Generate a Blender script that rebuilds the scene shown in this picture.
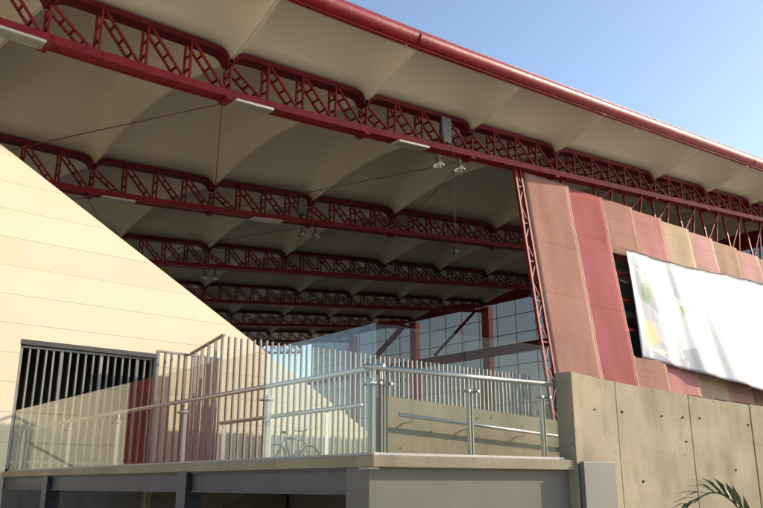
import bpy, math, random
from mathutils import Vector, Matrix
random.seed(7)
R = math.radians
sc = bpy.context.scene
for o in list(bpy.data.objects): bpy.data.objects.remove(o)
C = sc.collection

# ------------------------------------------------------------------ camera
# World frame: +X runs along the roof trusses, +Y goes into the hall, Z up, eye at 1.6 m.
EYE = 1.6
cam = bpy.data.cameras.new('camera'); camo = bpy.data.objects.new('camera', cam); C.objects.link(camo)
cam.sensor_width = 36.0; cam.lens = 36.0*800/763; cam.clip_start = .05; cam.clip_end = 20000
camo.location = (0, 0, EYE); camo.rotation_euler = (R(90+16.106), 0, R(49.1-90))
sc.camera = camo

# ------------------------------------------------------------------ sky, sun, exposure
SUN_AZ, SUN_EL = 75.0, 24.0          # azimuth clockwise from the camera's heading
a = R(SUN_AZ-49.1)
sdir = Vector((math.cos(a)*math.cos(R(SUN_EL)), -math.sin(a)*math.cos(R(SUN_EL)), math.sin(R(SUN_EL))))
w = bpy.data.worlds.new('World'); sc.world = w; w.use_nodes = True
nt = w.node_tree; nt.nodes.clear()
sky = nt.nodes.new('ShaderNodeTexSky'); sky.sky_type = 'NISHITA'; sky.sun_disc = False
sky.sun_elevation = R(SUN_EL); sky.sun_rotation = math.atan2(sdir.x, sdir.y)
sky.altitude = 200; sky.air_density = 1.0; sky.dust_density = 1.2; sky.ozone_density = 1.0
bg = nt.nodes.new('ShaderNodeBackground'); bg.inputs[1].default_value = .115
wo = nt.nodes.new('ShaderNodeOutputWorld')
nt.links.new(sky.outputs[0], bg.inputs[0]); nt.links.new(bg.outputs[0], wo.inputs[0])
sl = bpy.data.lights.new('sun', 'SUN'); sl.energy = 2.9; sl.angle = R(.55); sl.color = (1.0, .85, .64)
slo = bpy.data.objects.new('sun', sl); C.objects.link(slo)
slo.rotation_euler = (-sdir).to_track_quat('-Z', 'Y').to_euler()
sc.view_settings.view_transform = 'Standard'; sc.view_settings.look = 'None'
sc.view_settings.exposure = 1.12; sc.view_settings.gamma = 1.0; sc.view_settings.use_curve_mapping = False
sc.cycles.transparent_max_bounces = 32; sc.cycles.max_bounces = 10; sc.cycles.diffuse_bounces = 5
sc.cycles.glossy_bounces = 4

# ------------------------------------------------------------------ materials
def mat(name, col, rough=.6, metal=0., var=.12, vscale=3., bump=0., bscale=40., spec=.5, stretch=None, col2=None, detail=4):
    m = bpy.data.materials.new(name); m.use_nodes = True; t = m.node_tree; n = t.nodes; L = t.links
    b = n['Principled BSDF']; b.inputs['Roughness'].default_value = rough; b.inputs['Metallic'].default_value = metal
    b.inputs['Specular IOR Level'].default_value = spec
    tc = n.new('ShaderNodeTexCoord'); mp = n.new('ShaderNodeMapping'); L.new(tc.outputs['Object'], mp.inputs[0])
    geo = n.new('ShaderNodeNewGeometry'); L.new(geo.outputs['Position'], mp.inputs[0])
    if stretch: mp.inputs['Scale'].default_value = stretch
    nz = n.new('ShaderNodeTexNoise'); nz.inputs['Scale'].default_value = vscale; nz.inputs['Detail'].default_value = detail
    L.new(mp.outputs[0], nz.inputs[0])
    rp = n.new('ShaderNodeValToRGB'); rp.color_ramp.elements[0].position = .3; rp.color_ramp.elements[1].position = .72
    c2 = col2 or tuple(min(1, c*(1+var)) for c in col)
    rp.color_ramp.elements[0].color = (*[c*(1-var) for c in col], 1); rp.color_ramp.elements[1].color = (*c2, 1)
    L.new(nz.outputs[0], rp.inputs[0]); L.new(rp.outputs[0], b.inputs['Base Color'])
    if bump:
        n2 = n.new('ShaderNodeTexNoise'); n2.inputs['Scale'].default_value = bscale; n2.inputs['Detail'].default_value = 6
        L.new(geo.outputs['Position'], n2.inputs[0])
        bp = n.new('ShaderNodeBump'); bp.inputs['Strength'].default_value = bump; bp.inputs['Distance'].default_value = .02
        L.new(n2.outputs[0], bp.inputs['Height']); L.new(bp.outputs[0], b.inputs['Normal'])
    return m

def concrete(name, col, dark=.6, streak=True):
    m = mat(name, col, .9, 0, .20, 1.1, .22, 30., .25)
    t = m.node_tree; n = t.nodes; L = t.links; b = n['Principled BSDF']
    base = b.inputs['Base Color'].links[0].from_socket
    geo = n.new('ShaderNodeNewGeometry')
    mp = n.new('ShaderNodeMapping'); mp.inputs['Scale'].default_value = (1.5, 1.5, .5); L.new(geo.outputs['Position'], mp.inputs[0])
    nz = n.new('ShaderNodeTexNoise'); nz.inputs['Scale'].default_value = 1.6; nz.inputs['Detail'].default_value = 7; nz.inputs['Roughness'].default_value = .65
    L.new(mp.outputs[0], nz.inputs[0])
    rp = n.new('ShaderNodeValToRGB'); rp.color_ramp.elements[0].position = .34; rp.color_ramp.elements[1].position = .52
    rp.color_ramp.elements[0].color = (dark, dark*.98, dark*.95, 1); rp.color_ramp.elements[1].color = (1, 1, 1, 1)
    L.new(nz.outputs[0], rp.inputs[0])
    mx = n.new('ShaderNodeMixRGB'); mx.blend_type = 'MULTIPLY'; mx.inputs[0].default_value = .5 if streak else .3
    L.new(base, mx.inputs[1]); L.new(rp.outputs[0], mx.inputs[2])
    # small pits and spots
    v = n.new('ShaderNodeTexNoise'); v.inputs['Scale'].default_value = 16; v.inputs['Detail'].default_value = 3
    L.new(geo.outputs['Position'], v.inputs[0])
    r2 = n.new('ShaderNodeValToRGB'); r2.color_ramp.elements[0].position = .27; r2.color_ramp.elements[1].position = .36
    r2.color_ramp.elements[0].color = (.55, .53, .5, 1); r2.color_ramp.elements[1].color = (1, 1, 1, 1)
    L.new(v.outputs[0], r2.inputs[0])
    m2 = n.new('ShaderNodeMixRGB'); m2.blend_type = 'MULTIPLY'; m2.inputs[0].default_value = .8
    L.new(mx.outputs[0], m2.inputs[1]); L.new(r2.outputs[0], m2.inputs[2]); L.new(m2.outputs[0], b.inputs['Base Color'])
    return m

def glassmat(name, tint, refl=1.0, ior=1.5, power=5, f0=.025, rough=0.0, body=0.0, bodycol=(.3, .3, .3)):
    m = bpy.data.materials.new(name); m.use_nodes = True; t = m.node_tree; n = t.nodes; L = t.links; n.clear()
    out = n.new('ShaderNodeOutputMaterial'); tr = n.new('ShaderNodeBsdfTransparent'); tr.inputs[0].default_value = (*tint, 1)
    gl = n.new('ShaderNodeBsdfGlossy'); gl.inputs['Roughness'].default_value = rough; gl.inputs[0].default_value = (refl, refl, refl, 1)
    lw = n.new('ShaderNodeLayerWeight'); lw.inputs[0].default_value = .5          # Schlick, the same on both faces
    pw = n.new('ShaderNodeMath'); pw.operation = 'POWER'; pw.inputs[1].default_value = power; L.new(lw.outputs['Facing'], pw.inputs[0])
    fr = n.new('ShaderNodeMath'); fr.operation = 'MULTIPLY_ADD'; fr.inputs[1].default_value = .955; fr.inputs[2].default_value = f0; L.new(pw.outputs[0], fr.inputs[0])
    mx = n.new('ShaderNodeMixShader'); L.new(fr.outputs[0], mx.inputs[0])
    src = tr.outputs[0]
    if body:
        df = n.new('ShaderNodeBsdfDiffuse'); df.inputs[0].default_value = (*bodycol, 1)
        m1 = n.new('ShaderNodeMixShader')
        nz = n.new('ShaderNodeTexNoise'); nz.inputs['Scale'].default_value = 1.4; nz.inputs['Detail'].default_value = 6
        g = n.new('ShaderNodeNewGeometry'); L.new(g.outputs['Position'], nz.inputs[0])
        ma = n.new('ShaderNodeMath'); ma.operation = 'MULTIPLY'; ma.inputs[1].default_value = body*2; L.new(nz.outputs[0], ma.inputs[0])
        L.new(ma.outputs[0], m1.inputs[0]); L.new(tr.outputs[0], m1.inputs[1]); L.new(df.outputs[0], m1.inputs[2]); src = m1.outputs[0]
    L.new(src, mx.inputs[1]); L.new(gl.outputs[0], mx.inputs[2]); L.new(mx.outputs[0], out.inputs[0])
    return m

M = {}
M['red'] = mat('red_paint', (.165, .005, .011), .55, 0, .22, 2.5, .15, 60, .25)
M['red_shaded'] = mat('shaded_red_paint', (.095, .004, .008), .65, 0, .25, 2.0, .15, 60, .2)  # truss red with the shade under the overhang put into the colour
M['redcol'] = mat('red_column_paint', (.34, .03, .03), .5, 0, .15, 2)
M['gutter'] = mat('gutter_red_gloss', (.225, .007, .018), .38, .0, .3, 1.6, .5, 3.5)
M['roof'] = mat('painted_roof_sheet', (.58, .53, .44), .6, 0, .05, .25, .04, 6)
M['beige'] = mat('beige_cladding', (.68, .60, .445), .62, 0, .035, .6, .05, 25)
def vary(m, amt):
    t = m.node_tree; n = t.nodes; L = t.links; b = n['Principled BSDF']; base = b.inputs['Base Color'].links[0].from_socket
    oi = n.new('ShaderNodeObjectInfo'); mr = n.new('ShaderNodeMapRange'); mr.inputs[3].default_value = 1-amt; mr.inputs[4].default_value = 1+amt; L.new(oi.outputs['Random'], mr.inputs[0])
    hs = n.new('ShaderNodeHueSaturation'); L.new(mr.outputs[0], hs.inputs['Value']); L.new(base, hs.inputs['Color']); L.new(hs.outputs[0], b.inputs['Base Color'])
vary(M['beige'], .035); vary(M['red'], .14)
M['core'] = mat('wall_core', (.25, .23, .2), .9)
M['steel'] = mat('galvanised_bar', (.235, .23, .215), .5, .35, .15, 3)
M['inox'] = mat('stainless_tube', (.46, .455, .435), .3, .9, .08, 4)
M['postmetal'] = mat('brushed_post', (.30, .295, .28), .38, .85, .1, 5)
M['alu'] = mat('aluminium_shoe', (.34, .34, .34), .5, .6, .1, 5)
M['conc'] = concrete('cast_concrete', (.25, .218, .157))
M['conc2'] = concrete('slab_concrete', (.28, .245, .18), .55, False)
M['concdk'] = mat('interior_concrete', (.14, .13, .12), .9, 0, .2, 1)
M['greywall'] = mat('grey_paint', (.125, .12, .106), .75, 0, .06, 2, .1, 60)
M['greyplate'] = mat('grey_plate_paint', (.125, .122, .115), .6, 0, .06, 2)
M['beam'] = mat('blue_grey_paint', (.075, .078, .09), .5, 0, .15, 2)
M['dark'] = mat('added_dark_lining', (.03, .028, .025), .9)
M['glass'] = glassmat('clear_balustrade_glass', (.945, .972, .958), power=4.3)
M['glass_right'] = glassmat('clear_glass_short_side', (.945, .965, .955), f0=.008)
M['pane'] = glassmat('tinted_curtain_glass', (.43, .41, .39), ior=1.5, body=.05, bodycol=(.35, .34, .32))
M['mull'] = mat('dark_mullion', (.05, .045, .05), .5)
M['black'] = mat('black_plastic', (.02, .02, .02), .5)
M['lampwhite'] = mat('white_luminaire', (.46, .44, .39), .5)
M['diffuser'] = mat('luminaire_diffuser', (.26, .25, .22), .3)
M['box'] = mat('grey_ballast', (.10, .10, .09), .5, .2)
M['shade'] = mat('reflector_glass', (.85, .84, .80), .15, .9)
M['wire'] = mat('brown_wire', (.10, .05, .03), .7)
M['ground'] = mat('paving', (.50, .45, .35), .9, 0, .15, .8, .3, 20)
M['plant'] = mat('palm_leaf', (.05, .075, .022), .5, 0, .35, 9)
M['bark'] = mat('bark', (.12, .085, .055), .9, 0, .3, 12)
M['leaf'] = mat('tree_leaf', (.05, .085, .025), .6, 0, .4, 3)
M['rope'] = mat('rope', (.55, .52, .45), .8)
M['tyre'] = mat('tyre', (.02, .02, .02), .8)
M['rosewall'] = mat('rose_wall_panel', (.80, .13, .10), .6, 0, .1, .8)
M['bike'] = mat('bicycle_paint', (.03, .05, .08), .35)

def screen_mat(name, col, seed):
    m = bpy.data.materials.new(name); m.use_nodes = True; t = m.node_tree; n = t.nodes; L = t.links
    b = n['Principled BSDF']; b.inputs['Roughness'].default_value = .9; b.inputs['Specular IOR Level'].default_value = .12; out = n['Material Output']
    geo = n.new('ShaderNodeNewGeometry'); mp = n.new('ShaderNodeMapping'); mp.inputs['Location'].default_value = (seed*3.1, 0, seed)
    mp.inputs['Scale'].default_value = (1, 1, .35)
    L.new(geo.outputs['Position'], mp.inputs[0])
    nz = n.new('ShaderNodeTexNoise'); nz.inputs['Scale'].default_value = .9; nz.inputs['Detail'].default_value = 6; L.new(mp.outputs[0], nz.inputs[0])
    rp = n.new('ShaderNodeValToRGB'); rp.color_ramp.elements[0].position = .3; rp.color_ramp.elements[1].position = .75
    rp.color_ramp.elements[0].color = (*[c*.82 for c in col], 1); rp.color_ramp.elements[1].color = (*[min(1, c*1.15) for c in col], 1)
    L.new(nz.outputs[0], rp.inputs[0]); L.new(rp.outputs[0], b.inputs['Base Color'])
    gr = n.new('ShaderNodeTexNoise'); gr.inputs['Scale'].default_value = 9; gr.inputs['Detail'].default_value = 5; L.new(geo.outputs['Position'], gr.inputs[0])
    gm = n.new('ShaderNodeMapRange'); gm.inputs[1].default_value = .3; gm.inputs[2].default_value = .7; gm.inputs[3].default_value = .96; gm.inputs[4].default_value = 1.04; L.new(gr.outputs[0], gm.inputs[0])
    gh = n.new('ShaderNodeHueSaturation'); L.new(gm.outputs[0], gh.inputs['Value']); L.new(rp.outputs[0], gh.inputs['Color']); L.new(gh.outputs[0], b.inputs['Base Color'])
    n2 = n.new('ShaderNodeTexNoise'); n2.inputs['Scale'].default_value = 1.3; n2.inputs['Detail'].default_value = 3; L.new(mp.outputs[0], n2.inputs[0])
    bp = n.new('ShaderNodeBump'); bp.inputs['Strength'].default_value = .12; bp.inputs['Distance'].default_value = .03
    L.new(n2.outputs[0], bp.inputs['Height']); L.new(bp.outputs[0], b.inputs['Normal'])
    tr = n.new('ShaderNodeBsdfTransparent'); mx = n.new('ShaderNodeMixShader'); mx.inputs[0].default_value = .20
    L.new(b.outputs[0], mx.inputs[1]); L.new(tr.outputs[0], mx.inputs[2]); L.new(mx.outputs[0], out.inputs[0])
    return m
TAN = [screen_mat('tan_screen_%d' % i, c, i) for i, c in enumerate([(.40, .215, .170), (.48, .315, .23), (.58, .43, .31)])]  # paler entries: flare over the far strips put into the colour
PNK = [screen_mat('rose_screen_%d' % i, c, i+5) for i, c in enumerate([(.40, .125, .13), (.52, .245, .235), (.60, .35, .32)])]  # later rose tones carry the same painted flare

# ------------------------------------------------------------------ mesh helpers
class MB:
    def __init__(s): s.v = []; s.f = []
    def box(s, x0, x1, y0, y1, z0, z1):
        b = len(s.v); s.v += [(x, y, z) for z in (z0, z1) for x, y in ((x0, y0), (x1, y0), (x1, y1), (x0, y1))]
        s.f += [tuple(b+i for i in q) for q in ((3, 2, 1, 0), (4, 5, 6, 7), (0, 1, 5, 4), (1, 2, 6, 5), (2, 3, 7, 6), (3, 0, 4, 7))]; return s
    def bar(s, p, q, w, h, up=(0, 0, 1)):
        p = Vector(p); q = Vector(q); d = (q-p).normalized(); up = Vector(up)
        sd = d.cross(up)
        if sd.length < 1e-4: sd = d.cross(Vector((0, 1, 0)))
        sd.normalize(); u = sd.cross(d).normalized(); b = len(s.v)
        for e in (p, q):
            for i, j in ((-1, -1), (1, -1), (1, 1), (-1, 1)): s.v.append(tuple(e+sd*(i*w/2)+u*(j*h/2)))
        s.f += [tuple(b+i for i in t) for t in ((3, 2, 1, 0), (4, 5, 6, 7), (0, 1, 5, 4), (1, 2, 6, 5), (2, 3, 7, 6), (3, 0, 4, 7))]; return s
    def tube(s, pts, r, n=8, caps=True):
        pts = [Vector(p) for p in pts]; rr = r if isinstance(r, (list, tuple)) else [r]*len(pts); b = len(s.v); prev = None
        for i, p in enumerate(pts):
            d = (pts[min(i+1, len(pts)-1)]-pts[max(i-1, 0)]).normalized()
            if prev is None:
                x = d.cross(Vector((0, 0, 1)));
                if x.length < 1e-3: x = d.cross(Vector((0, 1, 0)))
            else: x = prev-d*prev.dot(d)
            x.normalize(); prev = x; y = d.cross(x)
            for k in range(n):
                t = 2*math.pi*k/n; s.v.append(tuple(p+x*(rr[i]*math.cos(t))+y*(rr[i]*math.sin(t))))
        for i in range(len(pts)-1):
            for k in range(n):
                k2 = (k+1) % n; s.f.append((b+i*n+k, b+i*n+k2, b+(i+1)*n+k2, b+(i+1)*n+k))
        if caps:
            s.f.append(tuple(b+k for k in reversed(range(n)))); e = b+(len(pts)-1)*n; s.f.append(tuple(e+k for k in range(n)))
        return s
    def lathe(s, prof, c=(0, 0, 0), n=14):
        b = len(s.v); c = Vector(c)
        for r, z in prof:
            for k in range(n):
                t = 2*math.pi*k/n; s.v.append((c.x+r*math.cos(t), c.y+r*math.sin(t), c.z+z))
        for i in range(len(prof)-1):
            for k in range(n):
                k2 = (k+1) % n; s.f.append((b+i*n+k, b+i*n+k2, b+(i+1)*n+k2, b+(i+1)*n+k))
        return s
    def prism_y(s, poly, y0, y1):       # polygon in XZ pushed along Y (counter-clockwise seen from -Y)
        b = len(s.v); n = len(poly)
        s.v += [(x, y0, z) for x, z in poly]+[(x, y1, z) for x, z in poly]
        s.f.append(tuple(b+i for i in range(n))); s.f.append(tuple(b+n+i for i in reversed(range(n))))
        for i in range(n): j = (i+1) % n; s.f.append((b+j, b+i, b+n+i, b+n+j))
        return s
    def prism_z(s, poly, z0, z1):
        b = len(s.v); n = len(poly)
        s.v += [(x, y, z0) for x, y in poly]+[(x, y, z1) for x, y in poly]
        s.f.append(tuple(b+i for i in reversed(range(n)))); s.f.append(tuple(b+n+i for i in range(n)))
        for i in range(n): j = (i+1) % n; s.f.append((b+i, b+j, b+n+j, b+n+i))
        return s
    def grid(s, nu, nv, fn):
        b = len(s.v)
        for i in range(nu+1):
            for j in range(nv+1): s.v.append(tuple(fn(i/nu, j/nv)))
        for i in range(nu):
            for j in range(nv): k = b+i*(nv+1)+j; s.f.append((k, k+nv+1, k+nv+2, k+1))
        return s
    def mesh(s, name, m, off=(0, 0, 0), smooth=False):
        me = bpy.data.meshes.new(name); o = Vector(off)
        me.from_pydata([tuple(Vector(v)-o) for v in s.v], [], s.f); me.materials.append(M[m] if isinstance(m, str) else m); me.update()
        if smooth: me.polygons.foreach_set('use_smooth', [True]*len(me.polygons))
        return me
    def obj(s, name, m, parent=None, smooth=False):     # vertices are in world space; placed relative to the parent's origin
        off = worldloc(parent) if parent else Vector((0, 0, 0))
        o = bpy.data.objects.new(name, s.mesh(name, m, off, smooth)); C.objects.link(o); o.parent = parent; return o
def worldloc(o):
    v = Vector((0, 0, 0))
    while o: v += o.location; o = o.parent
    return v
def tag(o, label=None, cat=None, group=None, kind=None):
    if label: o['label'] = label
    if cat: o['category'] = cat
    if group: o['group'] = group
    if kind: o['kind'] = kind
    return o
def thing(name, label, cat, loc, group=None):
    o = bpy.data.objects.new(name, None); o.empty_display_size = .2; C.objects.link(o); o.location = loc
    return tag(o, label, cat, group)
def inst(name, me, parent, wl):           # a mesh-sharing piece put at a world location
    o = bpy.data.objects.new(name, me); C.objects.link(o); o.parent = parent
    o.location = Vector(wl)-(worldloc(parent) if parent else Vector((0, 0, 0))); return o
def bevel(o, wd=.01, seg=2):
    b = o.modifiers.new('bevel', 'BEVEL'); b.width = wd; b.segments = seg; b.limit_method = 'ANGLE'; b.angle_limit = R(35); return o

# ================================================================== THE SETTING
tag(MB().box(-4000, 6000, -3000, 7000, -1, 0).obj('ground', 'ground'), kind='structure')
DECK = 1.92
dk = MB().prism_z([(5.92, 6.98), (9.15, 6.63), (9.16, 6.92), (11, 7.25), (14, 7.55), (60, 7.6), (60, 84), (27, 84), (27, 22.25), (6.45, 22.25)], DECK-.13, DECK).obj('terrace_slab', 'conc2')
bevel(dk, .012); tag(dk, kind='structure')
M['bounce_cut'] = mat('bounce_cut_dark', (.09, .085, .075), .8, 0, .2, 1)
tag(MB().prism_z([(6.9, 10.2), (59, 10.2), (59, 83), (27.2, 83), (27.2, 21.9), (6.9, 21.9)], DECK+.0005, DECK+.004).obj('bounce_cut_floor', 'bounce_cut'), kind='structure')  # added unseen dark sheet on the slab, cuts bounce onto the soffit
# low hills beyond the hall
def hill(u, v):
    x = 2600+1400*v; y = -600+5200*u
    h = (150+120*math.sin(u*9+1)+60*math.sin(u*23)+80*math.sin(u*4.2+.4))*math.sin(v*math.pi)**.8*(.55+.45*math.sin(u*math.pi))
    return (x, y, max(0, h)-2)
M['hill'] = mat('hill_scrub', (.09, .10, .07), .95, 0, .3, .01)
tag(MB().grid(90, 8, hill).obj('hills', 'hill', smooth=True), kind='structure')

# ================================================================== THE HALL
hall = thing('sports_hall', 'open sided hall with vaulted pale roof on dark red lattice trusses', 'building', (30, 20, DECK))
TIPS = [-5.3, .15, 5.55, 11.0, 16.45, 21.9, 27.35, 35.6, 41.0, 46.4, 51.8, 57.6]
TQ = [20.0, 30.7, 41.0, 51.4, 61.6, 72.0, 82.0]
GQ = 17.15
def zb(s): return EYE+11.1+.345*math.log(1+math.exp((s-10)/3))          # underside line of the trusses
def dtip(s): return 1.26-.0105*(s-11)                                    # low points of the vaults above it
def zgut(s): return zb(s)+2.17-.0165*(s-11.5)
def fall(q): return -.012*(q-20)
def prof(t, k=4.2): return 1-abs(t)**k
def zv(k, t, q):     # vault soffit: bay k, t in -1..1 across the bay
    s0, s1 = TIPS[k], TIPS[k+1]; s = s0+(s1-s0)*(t+1)/2
    b0, b1 = zb(s0)+dtip(s0), zb(s1)+dtip(s1); base = b0+(b1-b0)*(t+1)/2
    if q <= TQ[0]:
        f = (TQ[0]-q)/(TQ[0]-GQ); e = f*f*(3-2*f)*.3+f*.7
        return (base+.40*prof(t, 16-12*f**.4))*(1-e)+(zgut(s)+.08+.50*prof(t, 5))*e+math.sin(f*math.pi)*(.42*prof(t, 6)-.10)
    for i in range(len(TQ)-1):
        if q <= TQ[i+1]+1e-6:
            f = (q-TQ[i])/(TQ[i+1]-TQ[i]); c = math.sin(f*math.pi)
            return base+fall(q)+.75*c+(.40+1.35*c)*prof(t, 16-9.6*c**.4)
    return base
def span(k, qa, qb, nq):
    s0, s1 = TIPS[k], TIPS[k+1]
    def fn(u, v):
        t = -1+2*u; t = math.copysign(1-(1-abs(t))**2.2, t); q = qa+(qb-qa)*v
        return (s0+(s1-s0)*(t+1)/2, q, zv(k, t, q))
    o = MB().grid(48, nq, fn).obj('roof_vault', 'roof', hall, True)
    so = o.modifiers.new('sheet', 'SOLIDIFY'); so.thickness = .05; so.offset = -1
    return o
for k in range(len(TIPS)-1):
    span(k, GQ, TQ[0], 6)
    for i in range(len(TQ)-1): span(k, TQ[i], TQ[i+1], 14)

# trusses: bottom chord (the part), top chord, posts and diagonals under it
HW = .19
def chordpts(k, n=11):
    out = []
    for i in range(n+1):
        t = -1+2*i/n; t = math.copysign(abs(t)**.22, t); s0, s1 = TIPS[k], TIPS[k+1]; out.append((s0+(s1-s0)*(t+1)/2, t))
    return out
def ztop(k, t, q): return zv(k, t, q)-.04
def laced(mb, p, q, y, r=.045, rungs=3):
    for dy in (-HW, HW): mb.bar((p[0], y+dy, p[1]), (q[0], y+dy, q[1]), .06, .075, (0, 1, 0))
    for i in range(rungs):
        f = (i+1)/(rungs+1); x = p[0]+(q[0]-p[0])*f; z = p[1]+(q[1]-p[1])*f
        mb.bar((x, y-HW, z), (x, y+HW, z), .06, .05)
for ti, q in enumerate(TQ):
    fl = fall(q); bot = MB()
    ss = [TIPS[0]+i*(TIPS[-1]-TIPS[0])/46 for i in range(47)]
    for a0, a1 in zip(ss, ss[1:]):
        pa, pb = (a0-.005, q, zb(a0)+fl+.08), (a1+.005, q, zb(a1)+fl+.08)
        bot.bar(pa, pb, .40, .14)
        for dy in (-.22, .22): bot.bar((pa[0], q+dy, pa[2]+.03), (pb[0], q+dy, pb[2]+.03), .05, .24)
    tr = bot.obj('roof_truss', 'red', hall)
    top = MB(); web = MB()
    for k in range(len(TIPS)-1):
        cp = chordpts(k)
        for (a0, t0), (a1, t1) in zip(cp, cp[1:]):
            top.bar((a0, q, ztop(k, t0, q)-.09), (a1, q, ztop(k, t1, q)-.09), .44, .17)
        npan = 6 if TIPS[k+1]-TIPS[k] > 7 else 4
        for j in range(npan):
            f0, f1 = j/npan, (j+1)/npan; s0, s1 = TIPS[k], TIPS[k+1]
            x0, x1 = s0+(s1-s0)*f0, s0+(s1-s0)*f1
            z0, z1 = ztop(k, 2*f0-1, q)-.18, ztop(k, 2*f1-1, q)-.18
            d = MB() if ti < 3 else web; p_ = MB() if ti < 3 else web
            laced(d, (x0+.10, z0-.02), (x1-.14, zb(x1)+fl+.16), q)
            laced(p_, (x1, zb(x1)+fl+.14), (x1, z1), q, rungs=2)
            if ti < 3: d.obj('diagonal', 'red', tr); p_.obj('post', 'red', tr)
    top.obj('top_chord', 'red_shaded', tr)
    if ti >= 3: tag(web.obj('web_members', 'red', tr), kind='stuff')
    # gusset clips at the low points
    if ti < 2:
        for s in TIPS[1:-1]: MB().box(s-.12, s+.12, q-.26, q+.26, zb(s)+fl-.10, zb(s)+fl-.02).obj('tie_bracket', 'red', tr)
# bracing wires between the truss feet
for i in range(2):
    for k in (1, 3, 5):
        q0, q1 = TQ[i], TQ[i+1]
        for k2 in (k-1, k+1):
            a0, a1 = TIPS[k], TIPS[k2]
            MB().tube([(a0, q0+.25, zb(a0)+fall(q0)-.05), ((a0+a1)/2, (q0+q1)/2, (zb(a0)+zb(a1))/2-.09), (a1, q1-.25, zb(a1)+fall(q1)-.05)], .018, 5).obj('bracing_wire', 'wire', hall)

# eaves gutter along the front edge: flange, half round trough, sheet edge, joints, hanger lugs
gx = [TIPS[0]+i*(TIPS[-1]+.6-TIPS[0])/60 for i in range(61)]
gut = MB()
prof_g = [(.10, .02), (.02, -.02), (-.06, .0), (-.06, .05), (-.13, .06), (-.24, .10), (-.32, .19), (-.345, .29), (-.32, .38), (-.26, .44), (-.20, .44), (-.20, .42), (-.05, .46), (.10, .46)]
def gfn(u, v):
    i = min(60, int(round(u*60))); s = gx[i]; p = prof_g[int(round(v*(len(prof_g)-1)))]
    wv = .012*math.sin(s*2.1)+.008*math.sin(s*5.3)
    return (s, GQ+p[0]*1.05+wv, zgut(s)+p[1]*1.15+wv*.6)
go = gut.grid(60, len(prof_g)-1, gfn).obj('eaves_gutter', 'gutter', hall, True)
so = go.modifiers.new('sheet', 'SOLIDIFY'); so.thickness = .02
es = go.modifiers.new('es', 'EDGE_SPLIT'); es.split_angle = R(50)
ed = MB()
for i in range(600):        # ribbed edge of the roof sheets above the gutter
    s = TIPS[0]+i*.105
    if s > TIPS[-1]: break
    z = zgut(s)+.56
    ed.bar((s, GQ-.20, z+.02), (s, GQ+.55, z+.14), .06, .05)
ed2 = MB()
for s0, s1 in zip(gx, gx[1:]):
    ed2.bar((s0, GQ+.10, zgut(s0)+.59), (s1, GQ+.10, zgut(s1)+.59), .56, .035)
ro = ed2.obj('roof_edge', 'gutter', go); tag(ed.obj('sheet_ribs', 'gutter', go), kind='stuff')
lin = MB()
for s0, s1 in zip(gx, gx[1:]): lin.bar((s0, GQ-.075, zgut(s0)+.02), (s1, GQ-.075, zgut(s1)+.02), .03, .03)
lin.obj('gutter_flange', 'gutter', go)
for k in (1, 4, 8):
    s = TIPS[k]-.15; z = zgut(s)
    j = MB().tube([(s-.035, GQ-.17, z+.275), (s+.035, GQ-.17, z+.275)], .215, 16).obj('gutter_joint', 'gutter', go)
    MB().prism_y([(s-.5, z-.06), (s-.42, z-.16), (s-.34, z-.06), (s-.34, z+.02), (s-.5, z+.02)], GQ-.06, GQ-.01).obj('hanger_lug', 'gutter', go)

# sloping front screen: lattice column, leaning posts, girts, fabric strips
def fq(z): return 20-.127*(14.1-z)
def lattice(s0, w0, w1, zt, zl, dy, parent):
    col = MB()
    pl = lambda z: Vector((s0-(w1*(zt-z)/(zt-zl)+w0*(z-zl)/(zt-zl))/2, fq(z)+dy, z))
    pr = lambda z: Vector((s0+(w1*(zt-z)/(zt-zl)+w0*(z-zl)/(zt-zl))/2, fq(z)+dy, z))
    col.bar(pl(zl), pl(zt), .10, .12, (0, 1, 0)); col.bar(pr(zl), pr(zt), .10, .12, (0, 1, 0))
    c = col.obj('lattice_column', 'red', parent)
    n = 15
    for i in range(n):
        za, zc = zl+(zt-zl)*i/n, zl+(zt-zl)*(i+1)/n
        MB().bar(pl(za) if i % 2 else pr(za), pr(zc) if i % 2 else pl(zc), .05, .05, (0, 1, 0)).obj('lacing_bar', 'red', c)
        if i % 2 == 0: MB().bar(pl(za), pr(za), .05, .05).obj('lacing_bar', 'red', c)
lattice(24.92, .36, .56, zb(24.92)+.02, DECK, 0, hall)
EDG = [25.36, 28.1, 30.72, 33.33, 35.95, 38.65, 41.25, 43.98, 46.75, 49.5, 52.2, 54.9, 57.6]
for i, s in enumerate(EDG):
    zt = zb(s)+.05
    MB().bar((s+.05, fq(DECK)+.22, DECK), (s+.05, fq(zt)+.10, zt), .10, .10, (0, 1, 0)).obj('screen_post', 'red', hall)
    if i > 1:
        zz = 14.4; MB().bar((s+.05, fq(zz)+.15, zz), (s+1.25, 19.9, zb(s+1.25)+.05), .07, .07).obj('stay', 'red', hall)
        MB().bar((s+1.3, fq(13.5)+.5, 13.4), (s+1.3, 20.05, zb(s+1.3)+.05), .08, .10, (0, 1, 0)).obj('screen_post', 'red', hall)
for z in (3.3, 5.9, 7.0, 8.3, 9.7, 11.0, 12.2, 14.45):
    MB().bar((25.3, fq(z)+.22, z), (57.6, fq(z)+.22, z), .08, .12).obj('girt', 'redcol', hall)
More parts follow.
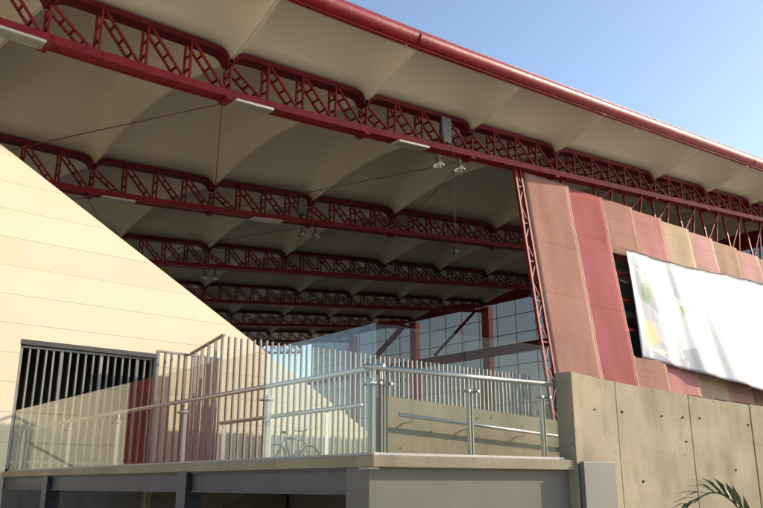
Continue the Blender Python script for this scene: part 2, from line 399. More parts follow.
def strip(i, z0, z1, m, seed):
    rnd = random.Random(seed); s0, s1 = EDG[i]+.02, EDG[i+1]+.06
    ph = [rnd.uniform(0, 6) for _ in range(6)]
    def fn(u, v):
        z = z0+(z1-z0)*v
        e = .018*math.sin(z*1.9+ph[0])+.022*math.sin(z*5.1+ph[1])
        s = s0+(s1-s0)*u+(e if u > .5 else .4*e)*.7
        q = fq(z)+.06-.20*u+.012*math.sin(z*1.3+ph[2]+u*2)*u*u
        return (s, q, z)
    o = MB().grid(12, 26, fn).obj('screen_strip', m, hall, True)
    so = o.modifiers.new('fabric', 'SOLIDIFY'); so.thickness = .05; so.offset = 0
    # hem tube and lacing eyelets along the right edge
    for zz in (rnd.uniform(.3, .45), rnd.uniform(.6, .8)):
        MB().tube([Vector(fn(i/12, zz))+Vector((0, -.025, 0)) for i in range(13)], .008, 4).obj('seam', m, o)
    mb = MB(); pts = [Vector(fn(1, j/26))+Vector((.02, -.01, 0)) for j in range(27)]
    mb.tube(pts, .032, 6).obj('hem_tube', 'rope', o)
    return o
for i in range(12):
    m = (TAN if i % 2 == 0 else PNK)[min(2, [0, 0, 0, 1, 2, 2, 1, 2, 1, 2, 1, 2][i])]
    zt = min(14.62, zb(EDG[i])-.02) - .12*(i == 1)
    if i < 2: strip(i, 5.3 if i == 0 else 5.3, zt, m, i)
    else:
        strip(i, 11.85, zt, m, i)
        strip(i, 5.55, 6.95, m, i+40)
base = MB().box(25.4, 57.6, fq(4.2)+.25, fq(4.2)+.45, DECK, 5.45).obj('plinth_wall', 'greywall', hall)
for i in range(130):        # fine comb of bars on top of the plinth
    s = 30+i*.2; pass
# shallow dark gallery behind the strips
for z in (5.2, 9.2): MB().box(29, 57.4, fq(z)+.35, fq(z)+1.6, z-.25, z).obj('floor_slab', 'concdk', hall)
MB().bar((29.2, fq(5)+1.7, 7.0), (57.4, fq(5)+1.7, 7.0), .1, 9.8).obj('back_partition', 'concdk', hall)

# end wall: red columns, curtain walling with single panes
CW = 58.0; QM = [19.8+2.32*i for i in range(27)]; ZM = [DECK, 3.6, 5.3, 7.0, 8.75, 10.5, 12.3, 13.65, 15.25, 17.0, 18.45]
cw = MB()
for q in QM: cw.box(CW-.05, CW+.05, q-.025, q+.025, DECK, 18.5)
cwo = cw.obj('curtain_wall', 'mull', hall)
for z in ZM[1:]: MB().box(CW-.075, CW-.065, QM[0], QM[-1], z-.035, z+.035).obj('transom', 'mull', cwo)
pm = {}
for i in range(len(QM)-1):
    for j in range(len(ZM)-1):
        h = ZM[j+1]-ZM[j]-.02
        if j not in pm: pm[j] = MB().box(-.006, .006, .03, 2.29, 0, h).mesh('pane', 'pane')
        inst('pane', pm[j], cwo, (CW+.01*random.uniform(-1, 1), QM[i], ZM[j]+.01))
for q in TQ[1:6]:
    cc = MB().box(CW-.75, CW-.12, q-1.0, q-.1, DECK, zb(57)+.05).obj('end_column', 'redcol', hall)
MB().box(CW-.35, CW+.12, 18.4, 82.2, 18.46, 20.1).obj('end_fascia', 'red', hall)
MB().box(CW-1.2, CW-.85, 22, 80, 13.2, 14.05).obj('tie_beam', 'red', hall)
MB().bar((CW-1, 68.4, 14.2), (CW-1, 62.1, 18.0), .35, .5, (1, 0, 0)).obj('knee_brace', 'red', hall)
MB().bar((CW-1, 57.6, 14.2), (CW-1, 52, 17.8), .2, .2, (1, 0, 0)).obj('knee_brace', 'red', hall)

# ================================================================== BEIGE STAIR WALL
WQ = 22.0; WK = 22/23
wall = thing('stair_wall', 'cream clad wall with sloping top edge and dark gated opening', 'wall', (8, WQ, 0))
def dz(s): return EYE+9.33*WK-.544*(s-5.55*WK)
D0, D1, DZ = 6.80*WK, 10.78*WK, EYE+3.87*WK
def clip(poly, a, b, c):      # keep a*x+b*z<=c
    out = []
    for i in range(len(poly)):
        p, q = poly[i], poly[(i+1) % len(poly)]; fp, fq_ = a*p[0]+b*p[1]-c, a*q[0]+b*q[1]-c
        if fp <= 0: out.append(p)
        if fp*fq_ < 0: t = fp/(fp-fq_); out.append((p[0]+(q[0]-p[0])*t, p[1]+(q[1]-p[1])*t))
    return out
cdiag = dz(0)
zj = [0]+[EYE+(8.28-.8*i)*WK for i in range(9, -1, -1)]+[EYE+9.08*WK, EYE+9.88*WK, 12.2]
def piece(x0, x1, z0, z1, y0, y1, nm, m, g=.0035):
    poly = clip([(x0+g, z0+g), (x1-g, z0+g), (x1-g, z1-g), (x0+g, z1-g)], .544, 1, cdiag)
    if len(poly) < 3: return
    ar = abs(sum(poly[i][0]*poly[(i+1) % len(poly)][1]-poly[(i+1) % len(poly)][0]*poly[i][1] for i in range(len(poly))))/2
    if ar < .01: return
    dq = random.uniform(-.004, .004)
    return MB().prism_y(poly, y0+dq, y1).obj(nm, m, wall)
for r in range(len(zj)-1):
    z0, z1 = zj[r], zj[r+1]; xs = [3.5, 22.5]
    for x0, x1 in zip(xs, xs[1:]):
        segs = [(x0, x1, z0, z1)]
        if z0 < DZ and z1 > DECK+.05:
            segs = []
            if x0 < D0: segs.append((x0, min(x1, D0), z0, z1))
            if x1 > D1: segs.append((max(x0, D1), x1, z0, z1))
            m0, m1 = max(x0, D0), min(x1, D1)
            if m1 > m0 and z1 > DZ: segs.append((m0, m1, DZ, z1))
        if z0 < DZ < z1:      # the course over the opening is one notched panel
            g = .0035; poly = clip([(x0, z0+g), (D0, z0+g), (D0, DZ), (D1, DZ), (D1, z0+g), (x1, z0+g), (x1, z1-g), (x0, z1-g)], .544, 1, cdiag)
            MB().prism_y(poly, WQ, WQ+.05).obj('cladding_panel', 'beige', wall); segs = []
        for g in segs:
            if g[1]-g[0] > .05 and g[3]-g[2] > .03: piece(*g, WQ, WQ+.05, 'cladding_panel', 'beige')
for g in ((3.5, D0, 0, 12.2), (D1, 22.5, 0, 12.2), (D0, D1, DZ, 12.2)): piece(*g, WQ+.056, WQ+.28, 'wall_core', 'core', 0)
# coping along the slope, opening frame, stair flight, near-black linings added to keep the opening dark
MB().bar((3.5, WQ+.15, dz(3.5)+.012), (22.3, WQ+.15, dz(22.3)+.012), .25, .02).obj('coping', 'beige', wall)
MB().box(D0, D1, WQ-.012, WQ+.3, DZ-.13, DZ-.004).obj('lintel', 'mull', wall)
MB().prism_y([(3, dz(3)-1.5), (22.5, dz(22.5)-1.5), (22.5, dz(22.5)-.5), (3, dz(3)-.5)], WQ+.3, WQ+4.5).obj('stair_flight', 'concdk', wall)
MB().box(4, 16, WQ+3.0, WQ+3.2, DECK, 6.4).obj('added_back_lining', 'dark', wall)
MB().box(D0-1.2, D0-1.1, WQ+.3, WQ+3.0, DECK, 7).obj('added_side_lining', 'dark', wall)
MB().box(D1+1.2, D1+1.3, WQ+.3, WQ+3.0, DECK, 6.2).obj('added_side_lining', 'dark', wall)

# ================================================================== BAR FENCES
BW = MB().box(-.022, .022, -.04, .04, 0, 1).mesh('bar', 'steel')
def fence(name, label, s0, s1, q, zt0, zt1, step, toprail=True, posts=0, group='steel bar fences'):
    f = thing(name, label, 'fence', ((s0+s1)/2, q, DECK), group)
    n = max(2, int(round((s1-s0)/step)))
    for i in range(n+1):
        s = s0+(s1-s0)*i/n; zt = zt0+(zt1-zt0)*i/n
        o = inst('bar', BW, f, (s, q, DECK+.08)); h = zt-DECK-.08 + (0 if toprail else .02*random.uniform(-1, 1)); o.scale = (1, 1, h)
        o.rotation_euler = (random.uniform(-.003, .003), random.uniform(-.004, .004), random.uniform(-.05, .05))
        if posts and i % posts == 0: o.scale = (1.9, 1.1, h)
    if toprail: MB().bar((s0-.03, q, zt0-.02), (s1+.03, q, zt1-.02), .10, .055).obj('top_rail', 'steel', f)
    MB().bar((s0, q+.075, DECK+.25), (s1, q+.075, DECK+.25), .03, .07).obj('bottom_rail', 'steel', f)
    return f
fence('bar_gate', 'tall steel bar gate standing in the dark opening of the cream wall', 6.86*WK, 10.70*WK, 22.14, EYE+3.70*WK, EYE+3.72*WK, .222, True, 5)
fence('bar_fence', 'short steel bar fence in front of the cream wall right of the dark opening', 10.52*WK, 12.55*WK, 21.35, EYE+3.86*WK, EYE+3.84*WK, .228, True, 4)
fb = fence('bar_fence', 'long open topped steel bar fence running behind the glass corner to the red column', 11.1, 24.45, 19.55, EYE+4.0, EYE+4.04, .205, False, 0)
rf = thing('bar_fence', 'steel bar fence return joining the short fence to the long one', 'fence', (11.1, 20.5, DECK), 'steel bar fences')
for i in range(1, 5):
    q = 19.55+i*.38; o = inst('bar', BW, rf, (11.1, q, DECK+.08)); o.scale = (1, 1, EYE+3.95-DECK-.06*i); o.rotation_euler.z = R(90)
MB().bar((11.1, 19.5, EYE+4.02), (11.1, 21.35, EYE+3.71), .09, .055).obj('top_rail', 'steel', rf)

# ================================================================== GLASS BALUSTRADES
def LS(q): return 5.92+.0342*(q-6.98)
def balustrade(name, label, P0, P1, seams, posts, npos, railz=EYE+1.355, gtop=EYE+1.825, side=1):
    P0 = Vector((*P0, 0)); P1 = Vector((*P1, 0)); d = (P1-P0).normalized(); nrm = Vector((-d.y, d.x, 0))*side; Ln = (P1-P0).length
    t = thing(name, label, 'balustrade', ((P0+P1)/2)+Vector((0, 0, DECK)), 'glass balustrades on the terrace edge')
    at = lambda l, off, z: P0+d*l+nrm*off+Vector((0, 0, z))
    for l0, l1 in zip(seams, seams[1:]):
        tw = random.uniform(-.006, .006)
        MB().bar(at(l0+.008, .05+tw, (DECK+.03+gtop)/2), at(l1-.008, .05-tw, (DECK+.03+gtop)/2), .012, gtop-DECK-.03).obj('glass_pane', 'glass' if side < 0 else 'glass_right', t)
    MB().bar(at(0, .05, DECK+.018), at(Ln, .05, DECK+.018), .06, .028).obj('base_shoe', 'alu', t)
    hr = MB().tube([at(-.02, .14, railz-.03), at(Ln, .14, railz-.03)], .034, 12).obj('handrail', 'inox', t, True)
    for l in posts:
        c = at(l, .13, 0)
        p = MB()
        p.bar(c+d*-.022+Vector((0, 0, DECK+.004)), c+d*-.022+Vector((0, 0, railz-.16)), .014, .06, nrm)
        p.bar(c+d*.022+Vector((0, 0, DECK+.004)), c+d*.022+Vector((0, 0, railz-.16)), .014, .06, nrm)
        po = p.obj('post', 'postmetal', t)
        for zz in (railz-.22,):
            MB().tube([c+d*-.075+Vector((0, 0, zz)), c+d*.075+Vector((0, 0, zz))], .013, 8).obj('bracket', 'inox', po)
            for sg in (-.075, .075): MB().tube([c+d*sg+nrm*-.10+Vector((0, 0, zz)), c+d*sg+nrm*.03+Vector((0, 0, zz))], .019, 10).obj('glass_clamp', 'inox', po)
        MB().tube([c+Vector((0, 0, railz-.18)), c+nrm*.01+Vector((0, 0, railz-.05))], .012, 8).obj('rail_support', 'inox', po)
    return t
balustrade('glass_balustrade', 'long glass balustrade on the left terrace edge mirroring red', (LS(6.98)+.03, 7.02), (LS(21.75)+.03, 21.75),
           [0.0, 3.22, 6.42, 9.62, 12.82, 14.70], [.16, 2.5, 5.1, 7.95, 10.68, 14.1], None, side=-1)
balustrade('glass_balustrade', 'short glass balustrade on the right terrace edge ending at the concrete wall', (5.95, 7.01), (9.02, 6.68),
           [0.0, 1.42, 2.98], [.21, 1.55, 2.83], None, side=1)

# inner hand rails
def handrail(label, pts, bpts, wallmount, post_h=None):
    t = thing('handrail', label, 'handrail', (pts[0][0], pts[0][1], DECK), 'low inner handrails')
    MB().tube(pts, .03, 10).obj('rail', 'inox', t, True)
    for b in bpts:
        if wallmount: MB().tube([b, (b[0], b[1]+.02, b[2]-.08), (b[0], b[1]+.2, b[2]-.09)], .011, 6).obj('bracket', 'inox', t)
        else: MB().bar((b[0], b[1], DECK+.004), (b[0], b[1], b[2]), .05, .015).obj('post', 'inox', t)
    return t
handrail('low steel handrail on posts behind the left glass', [(6.38, 7.75, EYE+.95), (6.40, 11.2, EYE+.92)], [(6.38, 8.45, EYE+.9), (6.39, 9.8, EYE+.9), (6.40, 11.1, EYE+.9)], False)
PQ = 9.5
handrail('bright steel handrail fixed along the concrete parapet', [(8.42, PQ-.2, EYE+1.04), (13.4, PQ-.2, EYE+.82)], [(s, PQ-.2, EYE+1.04-.044*(s-8.42)) for s in (8.7, 10.0, 11.4, 12.8)], True)

# ramp parapet of raw concrete behind the right balustrade
par = thing('ramp_parapet', 'low sunlit concrete parapet behind the short glass balustrade', 'parapet', (10.8, PQ, DECK))
MB().prism_y([(8.36, DECK), (14.2, DECK), (14.2, EYE+1.34-.038*5.84), (8.36, EYE+1.34)], PQ, PQ+.28).obj('parapet_wall', 'conc', par)
tie = MB().lathe([(.018, 0), (.018, .02), (0, .02)], n=10).mesh('tie_hole', 'dark')
def hole(parent, s, q, z):
    o = inst('tie_hole', tie, parent, (s, q-.006, z)); o.rotation_euler = (R(-90), 0, 0); return o
for s, z in ((8.6, EYE+1.08), (9.3, EYE+.83), (10.4, EYE+1.1), (10.75, EYE+1.12), (11.6, EYE+1.02), (8.62, EYE+.55)): hole(par, s, PQ, z)

# ================================================================== LONG CONCRETE WALL
cwl = thing('concrete_wall', 'long sunlit raw concrete wall with tie holes right of the terrace', 'wall', (16, 7, 0))
def cq(s): return 6.60+.66*(1-math.exp(-(s-9.15)/2.7))
js = [9.15, 10.62, 13.2, 15.65, 18.2, 20.8, 23.4, 26.0, 28.6]
ct = EYE+1.5
for a0, a1 in zip(js, js[1:]):
    n = 6; b = MB(); g = .008
    ss = [a0+(g if a0 > 9.2 else 0)+(a1-a0-2*g)*i/n for i in range(n+1)]; off = random.uniform(-.006, .006)
    poly = [(s, cq(s)+off) for s in ss]+[(s, cq(s)+.28) for s in reversed(ss)]
    o = b.prism_z(poly, 0, ct+random.uniform(-.006, .006)).obj('wall_panel', 'conc', cwl); bevel(o, .012)
for s, z in ((9.85, 1.03), (10.78, 1.06), (12.15, 1.08), (12.9, 1.10), (13.55, 1.12), (12.95, .70), (15.5, 1.10), (14.75, .26), (11.3, .05), (16.6, 1.05)): hole(cwl, s, cq(s)-.004, EYE+z)
# grey painted plate against the wall foot
bp = MB().box(9.19, 9.92, 6.52, 6.59, 0, EYE+.30).obj('grey_plate', 'greyplate'); bevel(bp, .008)
tag(bp, 'upright grey painted plate at the foot of the concrete wall', 'plate')

# ================================================================== UNDER THE TERRACE
gw = thing('basement_wall', 'smooth grey painted wall under the sunlit slab edge', 'wall', (7.5, 7.1, 0))
MB().prism_z([(5.96, 7.09), (9.14, 6.745), (9.14, 7.2), (5.96, 7.5)], 0, DECK-.135).obj('wall_face', 'greywall', gw)
MB().box(5.90, 6.05, 7.02, 7.20, DECK-.15, DECK-.133).obj('cap_plate', 'alu', gw)
tb = thing('terrace_beam', 'blue grey steel beam under the left slab edge', 'beam', (6.2, 15, 1.5))
for q0, q1 in ((7.52, 11.55), (11.83, 18.25), (18.53, 30)):
    MB().bar((LS(q0)+.10, q0, 1.635), (LS(q1)+.10, q1, 1.635), .02, .26).obj('web', 'beam', tb)
    MB().bar((LS(q0)+.13, q0, 1.502), (LS(q1)+.13, q1, 1.502), .16, .02).obj('flange', 'beam', tb)
    MB().bar((LS(q0)+.13, q0, 1.776), (LS(q1)+.13, q1, 1.776), .16, .02).obj('flange', 'beam', tb)
for q, lb in ((11.69, 'dark blue grey steel column under the slab, nearer one'), (18.39, 'dark blue grey steel column under the slab, farther one')):
    c = thing('steel_column', lb, 'column', (LS(q)+.12, q, 0), 'columns under the terrace'); x = LS(q)+.12
    MB().box(x-.15, x-.13, q-.14, q+.14, 0, DECK-.135).obj('flange', 'beam', c); MB().box(x+.13, x+.15, q-.14, q+.14, 0, DECK-.135).obj('flange', 'beam', c)
    MB().box(x-.13, x+.13, q-.01, q+.01, 0, DECK-.135).obj('web', 'beam', c)
rt = MB().box(10.5, 10.8, 7.6, 40, 0, DECK-.14).obj('retaining_wall', 'concdk'); tag(rt, 'dark retaining wall in the shade under the terrace', 'wall')
cs = MB().prism_y([(7.2, 0), (10.4, 0), (10.4, 1.5), (7.2, .2)], 15.2, 16.4).obj('basement_stair', 'conc2'); tag(cs, 'pale concrete ramp in the dark under the terrace', 'ramp')

# ================================================================== LIGHT FITTINGS
def strip_light(label, s, q, ln):
    z = zb(s)+fall(q)-.10
    t = thing('strip_light', label, 'light', (s, q, z), 'flat luminaires under the trusses'); sl_ = (zb(s+.5)-zb(s-.5))
    def bb(h, w, z0, m, nm, par=t):
        return MB().bar((s-ln/2, q-.12, z+z0-sl_*ln/2), (s+ln/2, q-.12, z+z0+sl_*ln/2), w, h).obj(nm, m, par)
    bb(.07, .46, .02, 'lampwhite', 'housing'); bb(.012, .36, -.024, 'diffuser', 'diffuser')
    for ds in (-ln*.3, ln*.3): MB().tube([(s+ds, q-.12, z+.05), (s+ds, q-.12, z+.14+sl_*ds)], .012, 6).obj('hanger', 'black', t)
strip_light('flat luminaire under the front truss at the left picture edge', 4.85, 20.0, 1.3)
strip_light('flat luminaire under the front truss where the brace wires meet', 11.85, 20.0, 1.35)
strip_light('flat luminaire under the front truss beside the hanging lamp pair', 18.65, 20.0, 1.5)
strip_light('flat luminaire under the second truss nearest the cream wall', 12.1, 30.7, 1.4)
strip_light('flat luminaire under the second truss left of its lamp pair', 19.3, 30.7, 1.6)
def pendant(label, s, q, tilt=0, drop=.30):
    z = zb(s)+fall(q)-.05
    t = thing('pendant_lamp', label, 'lamp', (s, q, z), 'bell lamps under the trusses')
    MB().tube([(s, q, z), (s, q, z-drop*.35)], .02, 6).obj('stem', 'black', t)
    MB().lathe([(0, 0), (.075, 0), (.085, -.06), (.08, -.17), (0, -.17)], (s, q, z-drop*.3)).obj('ballast', 'box', t, True)
    sh = MB().lathe([(.06, 0), (.10, -.05), (.17, -.16), (.245, -.29), (.25, -.31), (.235, -.30), (.16, -.15), (.08, -.04)], (s, q, z-drop*.3-.17), 18).obj('bell_shade', 'shade', t, True)
    MB().lathe([(0, 0), (.05, -.03), (.06, -.09), (.03, -.15), (0, -.16)], (s, q, z-drop*.3-.22), 10).obj('bulb', 'diffuser', sh, True)
pendant('left bell lamp of the pair hanging from the front truss', 20.2, 20.0)
pendant('right bell lamp of the pair hanging from the front truss', 21.35, 20.0)
pendant('left bell lamp of the pair under the second truss', 21.45, 30.7)
pendant('right bell lamp of the pair under the second truss', 22.25, 30.7)
pendant('left bell lamp of the pair under the third truss beside the cream wall', 21.85, 41.0)
pendant('right bell lamp of the pair under the third truss beside the cream wall', 22.5, 41.0)
pendant('single bell lamp under the second truss toward its right end', 32.2, 30.7)
pendant('bell lamp under the fifth truss at the red end column', 56.0, 59.6)
pendant('bell lamp under the third truss just left of the lattice column', 52.0, 41.0)
jb = thing('ballast_box', 'grey metal control box inside the front truss above the lamp pair', 'box', (20.4, 20, zb(20.4)+.2), 'control boxes in the trusses')
bevel(MB().box(20.15, 20.65, 19.70, 19.80, zb(20.4)+.45, zb(20.4)+1.35).obj('cabinet', 'box', jb), .01); MB().box(20.2, 20.6, 19.68, 19.70, zb(20.4)+.3, zb(20.4)+.8).obj('door', 'box', jb)
MB().tube([(20.75, 19.75, zb(20.75)), (20.75, 19.75, zb(20.75)-3.2)], .012, 5).obj('loose_cable', 'black', jb)
jb = thing('ballast_box', 'grey metal control box inside the second truss above its lamp pair', 'box', (21.6, 30.7, zb(21.6)+.2), 'control boxes in the trusses')
MB().box(21.0, 21.5, 30.4, 30.5, zb(21.2)+.3, zb(21.2)+1.1).obj('cabinet', 'box', jb)

# ================================================================== BANNER
def banner_mat():
    m = bpy.data.materials.new('glossy_banner_print'); m.use_nodes = True; t = m.node_tree; n = t.nodes; L = t.links
    b = n['Principled BSDF']; b.inputs['Roughness'].default_value = .2; b.inputs['Specular IOR Level'].default_value = .4
    b.inputs['Coat Weight'].default_value = .0
    uv = n.new('ShaderNodeUVMap'); uv.uv_map = 'uv'
    def ramp(src, stops):
        r = n.new('ShaderNodeValToRGB'); e = r.color_ramp.elements
        while len(e) < len(stops): e.new(.5)
        for k, (p, c) in enumerate(stops): e[k].position = p; e[k].color = (*c, 1)
        L.new(src, r.inputs[0]); return r.outputs[0]
    def mix(f, a_, b_, mode='MIX'):
        x = n.new('ShaderNodeMixRGB'); x.blend_type = mode
        if isinstance(f, float): x.inputs[0].default_value = f
        else: L.new(f, x.inputs[0])
        for s_, v in ((1, a_), (2, b_)):
            if isinstance(v, tuple): x.inputs[s_].default_value = (*v, 1)
            else: L.new(v, x.inputs[s_])
        return x.outputs[0]
    mp = n.new('ShaderNodeMapping'); mp.inputs['Scale'].default_value = (8, 2.8, 1)
    wn = n.new('ShaderNodeTexNoise'); wn.inputs['Scale'].default_value = 5; wn.inputs['Detail'].default_value = 2; L.new(uv.outputs[0], wn.inputs[0])
    wx = n.new('ShaderNodeMixRGB'); wx.inputs[0].default_value = .16; L.new(uv.outputs[0], wx.inputs[1]); L.new(wn.outputs['Color'], wx.inputs[2]); L.new(wx.outputs[0], mp.inputs[0])
    vo = n.new('ShaderNodeTexVoronoi'); vo.feature = 'F1'; vo.inputs['Scale'].default_value = 1.0; L.new(mp.outputs[0], vo.inputs[0])
    vc = n.new('ShaderNodeSeparateColor'); L.new(vo.outputs['Color'], vc.inputs[0])
    base = ramp(vc.outputs[0], [(0, (.34, .35, .38)), (.4, (.50, .50, .52)), (1, (.64, .64, .64))])
    vd = n.new('ShaderNodeTexVoronoi'); vd.feature = 'DISTANCE_TO_EDGE'; vd.inputs['Scale'].default_value = 1.0; L.new(mp.outputs[0], vd.inputs[0])
    line = ramp(vd.outputs['Distance'], [(0, (1, 1, 1)), (.008, (.6, .6, .6)), (.016, (0, 0, 0))])
    c = mix(line, base, (.74, .74, .74))
    # green and yellow shapes near the left end
    sep = n.new('ShaderNodeSeparateXYZ'); L.new(uv.outputs[0], sep.inputs[0])
    def blob(cx, cy, rx, ry, col, prev, ang=0):
        mm = n.new('ShaderNodeMapping'); mm.vector_type = 'TEXTURE'; mm.inputs['Location'].default_value = (cx, cy, 0); mm.inputs['Scale'].default_value = (rx, ry, 1); mm.inputs['Rotation'].default_value = (0, 0, ang)
        L.new(uv.outputs[0], mm.inputs[0])
        nz = n.new('ShaderNodeTexNoise'); nz.inputs['Scale'].default_value = 60; L.new(uv.outputs[0], nz.inputs[0])
        ln = n.new('ShaderNodeVectorMath'); ln.operation = 'LENGTH'; L.new(mm.outputs[0], ln.inputs[0])
        ad = n.new('ShaderNodeMath'); ad.operation = 'ADD'; L.new(ln.outputs['Value'], ad.inputs[0]); L.new(nz.outputs[0], ad.inputs[1])
        f = ramp(ad.outputs[0], [(0, (1, 1, 1)), (.93, (1, 1, 1)), (.98, (0, 0, 0))])
        return mix(f, prev, col)
    c = blob(.055, .62, .035, .20, (.20, .30, .14), c); c = blob(.045, .24, .06, .26, (.66, .58, .26), c); c = blob(.075, .10, .05, .06, (.70, .70, .62), c)
    c = blob(.20, .55, .012, .10, (.30, .42, .12), c); c = blob(.06, .86, .05, .12, (.16, .18, .20), c, .3)
    L.new(c, b.inputs['Base Color'])
    return m
ban = thing('banner', 'big glossy white printed banner glaring in the sun on the facade', 'banner', (39, 19.3, 7))
BX0, BX1 = 31.72, 50.5
def bfn(u, v):
    s = BX0+(BX1-BX0)*u
    zt = EYE+10.45+.035*(s-BX0)-.10*math.sin(min(1, (s-BX0)/9)*math.pi); z0 = EYE+5.43-.105*(s-BX0)
    z = z0+(zt-z0)*v
    ph = s*2*math.pi/2.62
    q = fq(z)-.34-(-.36+.95*min(1, max(0, (u-.02)/.34)))*(1-v)-.0022*(s-BX0)**2+.045*math.sin(ph+.6*v)+.012*math.sin(ph*2.3+2*v+u*7)+.012*math.sin(v*7+s*1.7)*(1-v*.3)
    q -= .10*math.exp(-((s-BX0-.5+v*.8)/.35)**2)
    return (s+.12*(1-v), q, z)
NU, NV = 150, 34
bm_ = MB().grid(NU, NV, bfn); bo = bm_.obj('banner_sheet', banner_mat(), ban, True)
uvl = bo.data.uv_layers.new(name='uv')
for lp in bo.data.loops:
    i, j = divmod(lp.vertex_index, NV+1); uvl.data[lp.index].uv = (i/NU, j/NV)
so = bo.modifiers.new('vinyl', 'SOLIDIFY'); so.thickness = .012; so.offset = 0
MB().tube([Vector(bfn(i/60, 1))+Vector((0, -.01, .02)) for i in range(61)], .022, 6).obj('top_rope', 'black', ban)
for u in (0, .14, .28, .42, .56, .7, .84, 1):
    p = Vector(bfn(u, 1)); MB().tube([p, (p.x-.1, fq(p.z+.2)-.06, p.z+.18)], .014, 5).obj('tie_cord', 'rope', ban)
    p = Vector(bfn(u, 0)); MB().tube([p, (p.x-.05, fq(p.z-.15)-.1, p.z-.15)], .014, 5).obj('tie_cord', 'rope', ban)

# ================================================================== BICYCLE behind the glass
def bicycle(x, y):
    t = thing('bicycle', 'dark bicycle parked behind the glass in front of the cream wall', 'bicycle', (x, y, DECK)); z = DECK
    r = .34
    for cx in (x-.52, x+.52):
        wh = MB().tube([(cx+(r-.02)*math.cos(a_*math.pi/14), y, z+r+(r-.02)*math.sin(a_*math.pi/14)) for a_ in range(29)], .027, 6, False).obj('wheel', 'tyre', t, True)
        sp = MB()
        for a_ in range(10): sp.tube([(cx, y, z+r), (cx+(r-.03)*math.cos(a_*math.pi/5), y, z+r+(r-.03)*math.sin(a_*math.pi/5))], .003, 4)
        sp.obj('spokes', 'inox', wh); MB().tube([(cx, y-.04, z+r), (cx, y+.04, z+r)], .025, 8).obj('hub', 'inox', wh)
    P = {'rear': (x-.52, y, z+r), 'bb': (x-.08, y, z+.29), 'seat': (x-.22, y, z+.82), 'head': (x+.33, y, z+.80), 'headb': (x+.37, y, z+.68), 'front': (x+.52, y, z+r)}
    fr = MB()
    for a_, b_ in (('rear', 'bb'), ('rear', 'seat'), ('bb', 'seat'), ('seat', 'head'), ('bb', 'headb'), ('head', 'headb')): fr.tube([P[a_], P[b_]], .026, 8)
    fr.obj('frame', 'bike', t, True); MB().tube([P['headb'], P['front']], .016, 8).obj('fork', 'bike', t)
    MB().tube([P['seat'], (x-.25, y, z+.95)], .014, 8).obj('seat_post', 'inox', t)
    MB().lathe([(0, .03), (.07, .02), (.09, -.01), (.05, -.04), (0, -.04)], (x-.27, y, z+.97)).obj('saddle', 'black', t, True)
    MB().tube([P['head'], (x+.30, y, z+1.0)], .015, 8).obj('stem', 'black', t)
    MB().tube([(x+.22, y-.28, z+1.04), (x+.30, y-.15, z+1.02), (x+.30, y+.15, z+1.02), (x+.22, y+.28, z+1.04)], .014, 8).obj('handlebar', 'black', t)
    MB().tube([(x-.08, y-.07, z+.29), (x-.08, y+.07, z+.29)], .09, 12).obj('chainring', 'black', t)
bicycle(12.0, 17.3)

# ================================================================== PALM at the lower right
palm = thing('young_palm', 'green palm frond curving up in front of the concrete wall', 'palm', (6.06, 2.66, 0))
MB().tube([(6.06, 2.66, 0), (6.05, 2.65, .3), (6.06, 2.66, .55)], [.09, .07, .05], 10).obj('trunk', 'bark', palm, True)
def frond(az, reach, top, seed, nl=22, droop=.35):
    rnd = random.Random(seed); d = Vector((math.cos(az), math.sin(az), 0)); b0 = Vector((6.06, 2.66, .5)); up = Vector((0, 0, 1))
    def P(f): return b0+d*(reach*(f**1.35))+up*(top*math.sin(min(1, f)*math.pi*.60)*1.0-droop*max(0, f-.55)**2*1.5)
    f_ = MB().tube([P(i/14) for i in range(15)], [.012*(1-i/16)+.003 for i in range(15)], 6).obj('frond', 'plant', palm, True)
    sd = d.cross(up).normalized()
    lf = MB()
    for i in range(nl):
        f = .28+.72*i/(nl-1); p = P(f); tg = (P(min(1, f+.03))-P(f-.03)).normalized(); L_ = (.27-.12*abs(f-.55))*rnd.uniform(.85, 1.1)
        for sg in (-1, 1):
            dr = (tg*.95+sd*sg*rnd.uniform(.35, .6)+up*rnd.uniform(.10, .45)).normalized(); w_ = .02
            wn = dr.cross(up).normalized()*w_; m_ = p+dr*L_*.5+up*.012; e = p+dr*L_-up*.03*rnd.random()
            b = len(lf.v); lf.v += [tuple(p+wn*.4), tuple(m_+wn), tuple(e), tuple(m_-wn), tuple(p-wn*.4), tuple(m_+up*.006)]
            lf.f += [(b, b+1, b+5), (b+1, b+2, b+5), (b+2, b+3, b+5), (b+3, b+4, b+5), (b+4, b, b+5)]
    tag(lf.obj('leaflets', 'plant', f_), kind='stuff')
# toward image left: direction -(camera right) in the ground plane
ca = math.atan2(math.sin(R(49.1-90)), math.cos(R(49.1-90)))+math.pi
frond(ca+.05, .62, 1.06, 1, 12, .1); frond(ca+2.0, .6, .62, 2); frond(ca+3.4, .6, .55, 3); frond(ca-1.6, .6, .60, 4); frond(ca+.9, .7, .5, 5)

# ================================================================== WHAT THE GLASS MIRRORS: buildings left of the picture
rb = thing('red_hall', 'red panelled building left of the picture seen mirrored in the glass', 'building', (-6, 40, 0))
for i in range(5):
    MB().box(-9.4+i*1.5+.02, -9.4+(i+1)*1.5-.02, 38, 38.1, 0, 10).obj('wall_panel', M['rosewall'], rb)
MB().box(-9.4, -1.9, 38.12, 46, 0, 9.9).obj('wall_core', 'core', rb)
MB().box(-9.7, -1.6, 37.7, 46.3, 10, 10.25).obj('roof', 'red', rb)

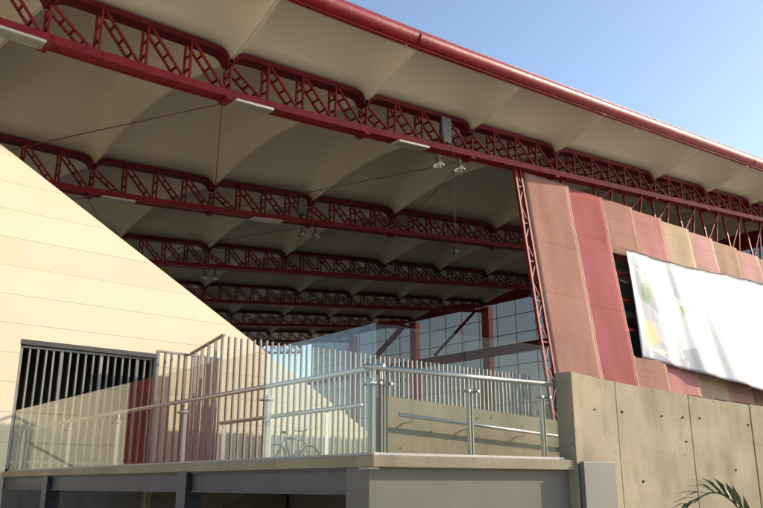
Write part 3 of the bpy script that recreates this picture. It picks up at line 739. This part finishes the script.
# ================================================================== TREES left of the picture (mirrored in the glass)
def tree(label, x, y, h, seed):
    rnd = random.Random(seed)
    t = thing('shade_tree', label, 'tree', (x, y, 0), 'trees left of the picture' if x < 0 else 'trees outside the end glazing')
    tr_ = MB(); tr_.tube([(x, y, 0), (x+.1, y, h*.25), (x-.05, y+.1, h*.5), (x, y, h*.8)], [.22, .17, .12, .04], 10)
    cl = []
    for i in range(9):
        a_ = rnd.uniform(0, 6.28); z0 = h*rnd.uniform(.3, .6); r = h*rnd.uniform(.18, .34); e = (x+r*math.cos(a_), y+r*math.sin(a_), z0+h*rnd.uniform(.12, .3))
        tr_.tube([(x, y, z0), ((x+e[0])/2, (y+e[1])/2, (z0+e[2])/2+.2), e], [.08, .05, .02], 6); cl.append(Vector(e))
    cl += [Vector((x, y, h*.85)), Vector((x+.5, y-.4, h*.7)), Vector((x-.6, y+.3, h*.75))]
    tr_.obj('trunk', 'bark', t, True)
    lf = MB()
    for c in cl:
        R_ = h*rnd.uniform(.11, .17)
        for k in range(330):
            v = Vector((rnd.gauss(0, 1), rnd.gauss(0, 1), rnd.gauss(0, .8))).normalized()*R_*rnd.uniform(.45, 1.15); p = c+v
            d1 = Vector((rnd.gauss(0, 1), rnd.gauss(0, 1), rnd.gauss(0, 1))).normalized(); d2 = d1.orthogonal().normalized()
            L_ = rnd.uniform(.10, .2); b = len(lf.v)
            lf.v += [tuple(p-d1*L_), tuple(p+d2*L_*.45), tuple(p+d1*L_), tuple(p-d2*L_*.45)]; lf.f.append((b, b+1, b+2, b+3))
    tag(lf.obj('crown', 'leaf', t), kind='stuff')
for i, (x, y, h, w_) in enumerate([(80, 48, 12, 'first'), (76, 55, 10.5, 'second'), (83, 63, 13, 'third'), (78, 71, 11, 'fourth'), (84, 80, 12.5, 'fifth')]):
    tree('tree outside the far end glazing, %s from the lattice column' % w_, x, y, h, 70+i)

# ================================================================== ADDED PALE WING, unseen, left of the picture: bounces sun onto the roof vaults
M['bouncewall'] = mat('bounce_stucco', (.74, .68, .54), .85, 0, .06, .5, .1, 20)
pw_ = thing('bounce_wing', 'added unseen cream wing left of the picture bouncing sun onto the roof', 'building', (-19, 20, 0))
MB().box(-26, -15.2, 4, 35, 0, 10).obj('wall', 'bouncewall', pw_)
MB().box(-26.3, -14.8, 3.7, 35.3, 10, 10.3).obj('roof', 'conc2', pw_)
for q in range(6, 34, 4):
    for z in (1.6, 5.4):
        wd = MB().box(-15.24, -15.19, q, q+1.6, z, z+1.7).obj('bounce_wing_window', 'mull', pw_)
        MB().box(-15.27, -15.245, q+.06, q+1.54, z+.06, z+1.64).obj('pane', 'pane', wd)
